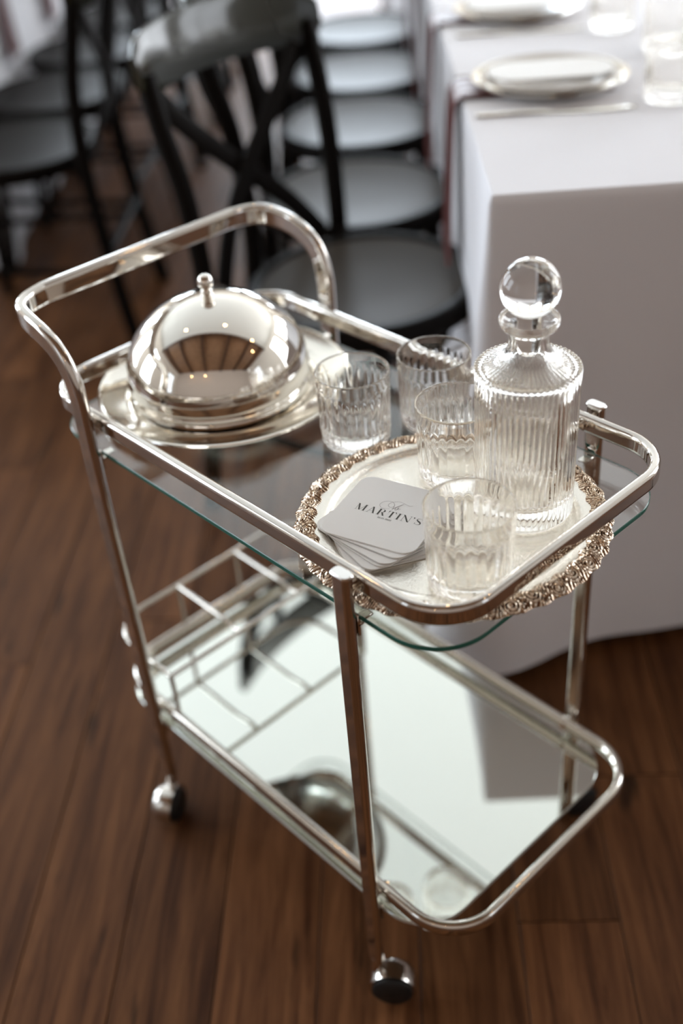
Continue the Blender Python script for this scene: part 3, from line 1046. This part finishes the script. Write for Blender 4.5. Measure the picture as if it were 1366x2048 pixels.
# ================================================================== TABLES
def cloth(a0, a1, b0, b1, zt, seed, flare, turn=0.0, hem=0.022):
    """tablecloth over a long table: flat top, sides falling in soft folds to the floor"""
    rc_ = random.Random(seed)
    per = []
    step = 0.018
    r = 0.006
    def add(a, b, na, nb, cor): per.append((a, b, na, nb, cor))
    def side(p, q_, n):
        L = math.hypot(q_[0] - p[0], q_[1] - p[1]); k = max(2, int(L / step))
        for i in range(k):
            u = i / k
            d = min(u, 1 - u) * L
            add(p[0] + (q_[0] - p[0]) * u, p[1] + (q_[1] - p[1]) * u, n[0], n[1], math.exp(-(d / 0.15) ** 2))
    cs = [(a0, b0), (a1, b0), (a1, b1), (a0, b1)]
    ns = [(0, -1), (1, 0), (0, 1), (-1, 0)]
    for i in range(4):
        p, q_ = cs[i], cs[(i + 1) % 4]
        n = ns[i]
        side(p, q_, n)
        n2 = ns[(i + 1) % 4]
        for j in range(7):
            u = j / 6
            add(q_[0], q_[1], n[0] * cos(u * pi / 2) + n2[0] * sin(u * pi / 2), n[1] * cos(u * pi / 2) + n2[1] * sin(u * pi / 2), 1.0)
    bm = bmesh.new()
    lev = [0, 0.004, 0.012, 0.03, 0.07, 0.13, 0.2, 0.28, 0.36, 0.44, 0.52, 0.6, 0.68, 0.75, zt - 0.0005 if zt < 0.76 else 0.76]
    lev = [l for l in lev if l < zt - hem - 0.01] + [zt - hem]
    rows_ = []
    s = 0
    ph = rc_.uniform(0, 6)
    for i, (a, b_, na, nb, cor) in enumerate(per):
        if i:
            s += math.hypot(a - per[i - 1][0], b_ - per[i - 1][1]) + 0.01 * (cor > .99)
        row = []
        fold = 0.55 * sin(s * 15 + ph) + 0.45 * sin(s * 27 + 1.7 * ph + 2 * sin(s * 3)) + 0.5 * sin(s * 6.1 + ph)
        for l in lev:
            t = l / zt
            off = r * min(1, l / 0.012) - 0.006 * t + 0.010 * fold * t ** 1.5 * (1 - 0.6 * cor) + flare * cor * t ** 1.3
            if nb < -0.99: off *= 0.45
            zz = zt - (l if l > 0.006 else l * 0.4)
            zz = hem + (zz - hem) if zz > hem else hem + 0.3 * zz * 0
            da, db = a + na * off - a0, b_ + nb * off - b0
            q_ = P(a0 + da * cos(turn) + db * sin(turn), b0 - da * sin(turn) + db * cos(turn), zz + (0.006 * sin(s * 9) * (t > .9)))
            row.append(bm.verts.new(q_))
        rows_.append(row)
    n = len(rows_)
    for i in range(n):
        A, Bq = rows_[i], rows_[(i + 1) % n]
        for j in range(len(A) - 1):
            bm.faces.new((A[j], A[j + 1], Bq[j + 1], Bq[j]))
    bm.faces.new([r_[0] for r_ in rows_])
    return bm
TA, TB = 0.318, 0.470
c1 = obj('tablecloth', cloth(TA, 3.9, TB, 1.42, 0.750, 5, 0.115, radians(1.3)), M['linen'])
c1.data.polygons[len(c1.data.polygons) - 1].use_smooth = False
tag(c1, 'floor-length white linen cloth over the long dining table right of the trolley', 'tablecloth', 'white tablecloths')
c2 = obj('tablecloth', cloth(1.95, 5.2, -1.80, -0.79, 0.750, 9, 0.05), M['linen'])
c2.data.polygons[len(c2.data.polygons) - 1].use_smooth = False
tag(c2, 'white linen cloth on the second table behind the left-hand chairs', 'tablecloth', 'white tablecloths')

# place settings on the near table
def disc(bm, r, z0, h, rim=0.6, well=0.0):
    lathe(bm, [(0.0001, z0 + 0.003), (r * rim, z0 + 0.003), (r * (rim + 0.08), z0 + 0.006), (r * 0.97, z0 + h), (r, z0 + h + 0.0005), (r * 0.995, z0 + h - 0.002),
               (r * (rim + 0.1), z0 + 0.002), (r * rim, z0), (0.0001, z0)], 72)
ZTB = 0.7505
bm = bmesh.new(); disc(bm, 0.121, 0, 0.013, 0.72); charger0 = obj('charger_plate', bm, M['plate_silver'])
bm = bmesh.new(); disc(bm, 0.108, 0, 0.013, 0.62); dinner0 = obj('dinner_plate', bm, M['stoneware'])
# menu card with rounded ends lying on the plate
o_, n_ = rrect(-0.052, 0.052, -0.096, 0.096, 0.045, 8)
bm = bmesh.new(); slab(bm, o_, 0, 0.0022, 0.0005); card0 = obj('menu_card', bm, M['paper'])
def napkin_mesh():
    """satin napkin laid under the charger and falling over the table edge; local x = towards the edge"""
    bm = bmesh.new()
    path_ = [(-0.10, 0.0), (0.02, 0.0), (0.095, 0.004), (0.128, 0.005), (0.141, -0.004), (0.146, -0.04), (0.149, -0.11), (0.152, -0.19), (0.155, -0.27)]
    rows_ = []
    n = 14
    cc = catmull([(x_, 0, z_) for x_, z_ in path_], 4)
    for i, v in enumerate(cc):
        u = i / (len(cc) - 1)
        w = 0.050 + 0.012 * u
        row = []
        for j in range(n + 1):
            t = j / n * 2 - 1
            pf = 0.006 * abs(sin(t * 5.5 + 1)) * min(1, u * 3)
            if v.z < -0.003: row.append(bm.verts.new((v.x + pf, t * w, v.z)))
            else: row.append(bm.verts.new((v.x, t * w, v.z + pf * 0.35)))
        rows_.append(row)
    for A, Bq in zip(rows_, rows_[1:]):
        for j in range(n):
            bm.faces.new((A[j], A[j + 1], Bq[j + 1], Bq[j]))
    bmesh.ops.recalc_face_normals(bm, faces=bm.faces)
    bmesh.ops.solidify(bm, geom=bm.faces[:], thickness=0.002)
    return bm
nap0 = obj('napkin', napkin_mesh(), M['napkin'])
def knife_mesh():
    bm = bmesh.new()
    L = [(-0.115, 0.004), (-0.11, 0.0065), (-0.07, 0.006), (-0.02, 0.0045), (0.0, 0.0055), (0.02, 0.009), (0.08, 0.0095), (0.105, 0.006), (0.118, 0.0008)]
    top_, bot = [], []
    rows_ = []
    for x_, w in L:
        h = 0.0035 if x_ < 0 else 0.0012
        rows_.append([bm.verts.new((x_, w, 0.001)), bm.verts.new((x_, w * .3, 0.001 + h)), bm.verts.new((x_, -w * .6, 0.001 + h * .8)), bm.verts.new((x_, -w, 0.001)), bm.verts.new((x_, 0, 0))])
    for A, Bq in zip(rows_, rows_[1:]):
        for j in range(5):
            l = (j + 1) % 5
            bm.faces.new((A[j], A[l], Bq[l], Bq[j]))
    bm.faces.new(rows_[0]); bm.faces.new(rows_[-1])
    return bm
kn0 = obj('table_knife', knife_mesh(), M['plate_silver'])
names_ord = ['nearest to the trolley', 'second from the table end', 'third from the table end', 'fourth from the table end']
setA = [0.775, 1.260, 1.745, 2.230]
glass_spots = [(0.915, 0.800), (0.79, 0.885), (1.36, 0.80), (1.22, 0.90)]
first = {'charger': charger0, 'dinner': dinner0, 'card': card0, 'napkin': nap0, 'knife': kn0}
used = set()
def inst(key, loc, rz, label, cat, group):
    o = first[key]
    if key in used:
        o = o.copy(); COL.objects.link(o)
    used.add(key)
    o.location = loc
    o.rotation_euler = (0, 0, rz)
    return tag(o, label, cat, group)
for i, aa in enumerate(setA):
    bb = 0.598
    w = names_ord[i]
    q = P(aa, bb)
    inst('charger', (q.x, q.y, ZTB + 0.0045), 0, 'silver charger plate on the white table, setting ' + w, 'plate', 'silver chargers on the table')
    inst('dinner', (q.x, q.y, ZTB + 0.0080), 0, 'beige dinner plate resting on a charger, setting ' + w, 'plate', 'beige dinner plates')
    inst('card', (q.x, q.y, ZTB + 0.0232), radians(135) , 'white menu card laid across the plate, setting ' + w, 'menu', 'menu cards on the plates')
    inst('napkin', (*P(aa, TB + 0.131 - 0.023 * (aa - TA))[:2], ZTB + 0.0010), radians(225), 'burgundy satin napkin falling over the table edge, setting ' + w, 'napkin', 'burgundy napkins')
    if i < 3:
        q2 = P(aa - 0.142, bb - 0.010)
        inst('knife', (q2.x, q2.y, ZTB + 0.0005), radians(45), 'silver table knife beside the plate, setting ' + w, 'knife', 'table knives')
tabs = [(0.662, 0.760, 'ribbed glass tumbler on the white table, nearest to the table end beside the knife tip'),
        (1.100, 0.750, 'ribbed glass tumbler on the white table between the first and second place settings'),
        (1.00, 0.92, 'ribbed glass tumbler further in on the white table, behind the near settings'),
        (1.56, 0.76, 'ribbed glass tumbler beyond the second place setting at the picture top'),
        (0.93, 0.81, 'ribbed glass tumbler at the right picture edge on the white table')]
for i, (aa, bb, lab) in enumerate(tabs):
    o = tum.copy(); COL.objects.link(o)
    q = P(aa, bb)
    o.location = (q.x, q.y, ZTB + 0.0005)
    tag(o, lab, 'glass', 'ribbed tumblers on the dining table')

# ================================================================== CHAIRS
def chair_proto():
    """bentwood cross-back chair, local +x is the facing direction, z up"""
    root = empty('dining_chair')
    SZ = 0.46
    # seat: round, slightly flattened at the back, dished
    bm = bmesh.new()
    def sh(r, z, t):
        f = 1.0
        x_ = r * cos(t)
        k = 1 - 0.10 * max(0, -cos(t)) ** 2
        return r * k, z
    lathe(bm, [(0.0001, SZ - 0.008), (0.06, SZ - 0.0075), (0.12, SZ - 0.005), (0.165, SZ - 0.001), (0.180, SZ)], 48, sh)
    for v in bm.verts:
        pass
    seat_top = bm
    lathe(bm, [(0.180, SZ), (0.180, SZ - 0.012), (0.0001, SZ - 0.014)], 48, sh)
    bmesh.ops.remove_doubles(bm, verts=bm.verts, dist=0.0002)
    obj('seat', bm, M['seat'], root)
    bm = bmesh.new()
    lathe(bm, [(0.180, SZ - 0.034), (0.206, SZ - 0.034), (0.211, SZ - 0.024), (0.210, SZ - 0.006), (0.203, SZ + 0.003), (0.190, SZ + 0.004), (0.180, SZ - 0.002)], 56, sh, close=True)
    obj('seat_rim', bm, M['lacquer'], root)
    prof_ = super_profile(0.036, 0.030, 2.4, 12)
    for s in (-1, 1):
        # rear leg and back post, one bent piece
        pts = catmull([(-0.245, s * 0.205, 0.0), (-0.215, s * 0.190, 0.22), (-0.195, s * 0.178, SZ - 0.02), (-0.205, s * 0.182, 0.62), (-0.230, s * 0.190, 0.74), (-0.246, s * 0.190, 0.815)], 5)
        bm = bmesh.new(); sweep(bm, pts, [(0, 1, 0)] * len(pts), prof_)
        obj('rear_post', bm, M['lacquer'], root)
        pts = catmull([(0.150, s * 0.135, SZ - 0.03), (0.168, s * 0.150, 0.25), (0.190, s * 0.172, 0.0)], 5)
        bm = bmesh.new(); sweep(bm, pts, [(0, 1, 0)] * len(pts), super_profile(0.030, 0.030, 2, 12))
        obj('front_leg', bm, M['lacquer'], root)
        # cross strips of the back
        pts = catmull([(-0.258, s * 0.170, 0.785), (-0.256, s * 0.10, 0.705), (-0.246, s * 0.0, 0.612), (-0.222, -s * 0.085, 0.53), (-0.196, -s * 0.140, SZ - 0.005)], 6)
        pts = [p + Vector((0.006 * s, 0, 0)) for p in pts]
        bm = bmesh.new(); sweep(bm, pts, [(1, 0, 0.2)] * len(pts), super_profile(0.036, 0.009, 3, 10))
        obj('cross_strip', bm, M['lacquer'], root)
        # side stretcher
        bm = bmesh.new(); tube(bm, [(-0.221, s * 0.190, 0.20), (0.0, s * 0.176, 0.205), (0.172, s * 0.153, 0.21)], 0.0095, 8)
        obj('stretcher', bm, M['lacquer'], root)
    for (xa, ya, zz) in ((0.168, 0.152, 0.26), (-0.217, 0.190, 0.25)):
        bm = bmesh.new(); tube(bm, [(xa, -ya, zz), (xa, 0, zz), (xa, ya, zz)], 0.0095, 8)
        obj('stretcher', bm, M['lacquer'], root)
    # crest rail: wide curved board with rounded ends
    bm = bmesh.new()
    rows_ = []
    n = 28
    for i in range(n + 1):
        t = i / n * 2 - 1
        yy = t * 0.212
        xx = -0.285 + 0.050 * (abs(t) ** 2.2) - 0.004
        hh = 0.049 * (1 - max(0, (abs(t) - 0.80) / 0.20) ** 2 * 0.75) ** 0.5
        zc_ = 0.822 + 0.010 * (1 - t * t)
        ring_ = []
        for k in range(16):
            a = 2 * pi * k / 16
            c_, s_ = cos(a), sin(a)
            ex = math.copysign(abs(c_) ** .6, c_) * 0.010
            ez = math.copysign(abs(s_) ** .6, s_) * hh
            ring_.append(bm.verts.new((xx + ex - 0.12 * ez, yy, zc_ + ez)))
        rows_.append(ring_)
    for A, Bq in zip(rows_, rows_[1:]):
        for k in range(16):
            l = (k + 1) % 16
            bm.faces.new((A[k], A[l], Bq[l], Bq[k]))
    bm.faces.new(rows_[0]); bm.faces.new(rows_[-1])
    obj('crest_rail', bm, M['crest'], root)
    return root
ch0 = chair_proto()
ch0.location = (-0.322, 0.722, 0)
ch0.rotation_euler = (0, 0, radians(7))
tag(ch0, 'black cross-back dining chair right behind the trolley, turned aslant to the table', 'chair', 'cross-back chairs at the right-hand table')
def chair(a, b, rz, lab, group):
    o = copy_tree(ch0)
    q = P(a, b)
    o.location = (q.x, q.y, 0)
    o.rotation_euler = (0, 0, radians(rz))
    return tag(o, lab, 'chair', group)
GR = 'cross-back chairs at the right-hand table'
chair(1.165, 0.268, 45, 'black cross-back chair facing the white table, directly beyond the slanted chair', GR)
chair(1.635, 0.268, 43, 'black cross-back chair facing the white table, third in the row', GR)
chair(2.080, 0.270, 46, 'black cross-back chair facing the white table, fourth in the row', GR)
chair(2.560, 0.268, 45, 'black cross-back chair facing the white table, fifth in the row near the picture top', GR)
GL = 'dark chairs at the left-hand table'
left = [(1.62, -0.545, 225, 'dark cross-back chair at the left picture edge, nearest of the left-hand row'),
        (2.09, -0.560, 223, 'dark cross-back chair second from the left picture edge in the left-hand row'),
        (2.55, -0.555, 226, 'dark cross-back chair third in the left-hand row'),
        (3.02, -0.560, 225, 'dark cross-back chair fourth in the left-hand row, near the picture top'),
        (3.50, -0.565, 225, 'dark cross-back chair fifth in the left-hand row at the picture top'),
        (3.97, -0.560, 226, 'dark cross-back chair farthest in the left-hand row')]
for i, (a_, b_, rz, lab) in enumerate(left):
    o = chair(a_, b_, rz, lab, GL)
    for chd in o.children:
        if chd.name.startswith('seat') and 'rim' not in chd.name:
            chd.material_slots[0].link = 'OBJECT'
            chd.material_slots[0].material = M['lacquer']
for aa, w in ((2.42, 'nearer'), (2.90, 'farther')):
    inst('napkin', (*P(aa, -0.79 - 0.131)[:2], ZTB + 0.0010), radians(45), 'burgundy napkin hanging from the left-hand table edge, the %s one' % w, 'napkin', 'burgundy napkins')

# ================================================================== PENDANT BULBS (seen as warm points in the dome)
def pendant():
    r = empty('pendant_bulb')
    bm = bmesh.new(); cyl(bm, (0, 0, 0.09), (0, 0, 0.9), 0.003, 8); obj('cord', bm, M['black'], r)
    bm = bmesh.new(); cyl(bm, (0, 0, 0.03), (0, 0, 0.09), 0.016, 16, 0.012); obj('socket', bm, M['brass'], r)
    bm = bmesh.new(); bmesh.ops.create_uvsphere(bm, u_segments=20, v_segments=12, radius=0.032); obj('bulb', bm, M['bulb'], r)
    return r
pb = pendant()
for i, (aa, bb, w) in enumerate([(0.55, -0.9, 'left spot on its pale half'), (0.60, 0.5, 'spot right of its knob'),
                                 (0.2, 1.9, 'upper spot at the right end of the timber patch'), (-0.5, 2.3, 'lower spot at the right end of the timber patch'),
                                 (-3.2, -0.4, 'right spot beneath the timber patch'), (-3.2, -1.6, 'left spot beneath the timber patch')]):
    o = pb if i == 0 else copy_tree(pb)
    q = P(aa, bb)
    o.location = (q.x, q.y, HZ - 0.9)
    tag(o, 'warm bulb mirrored in the dome, ' + w, 'lamp', 'pendant bulbs reflected in the dome')
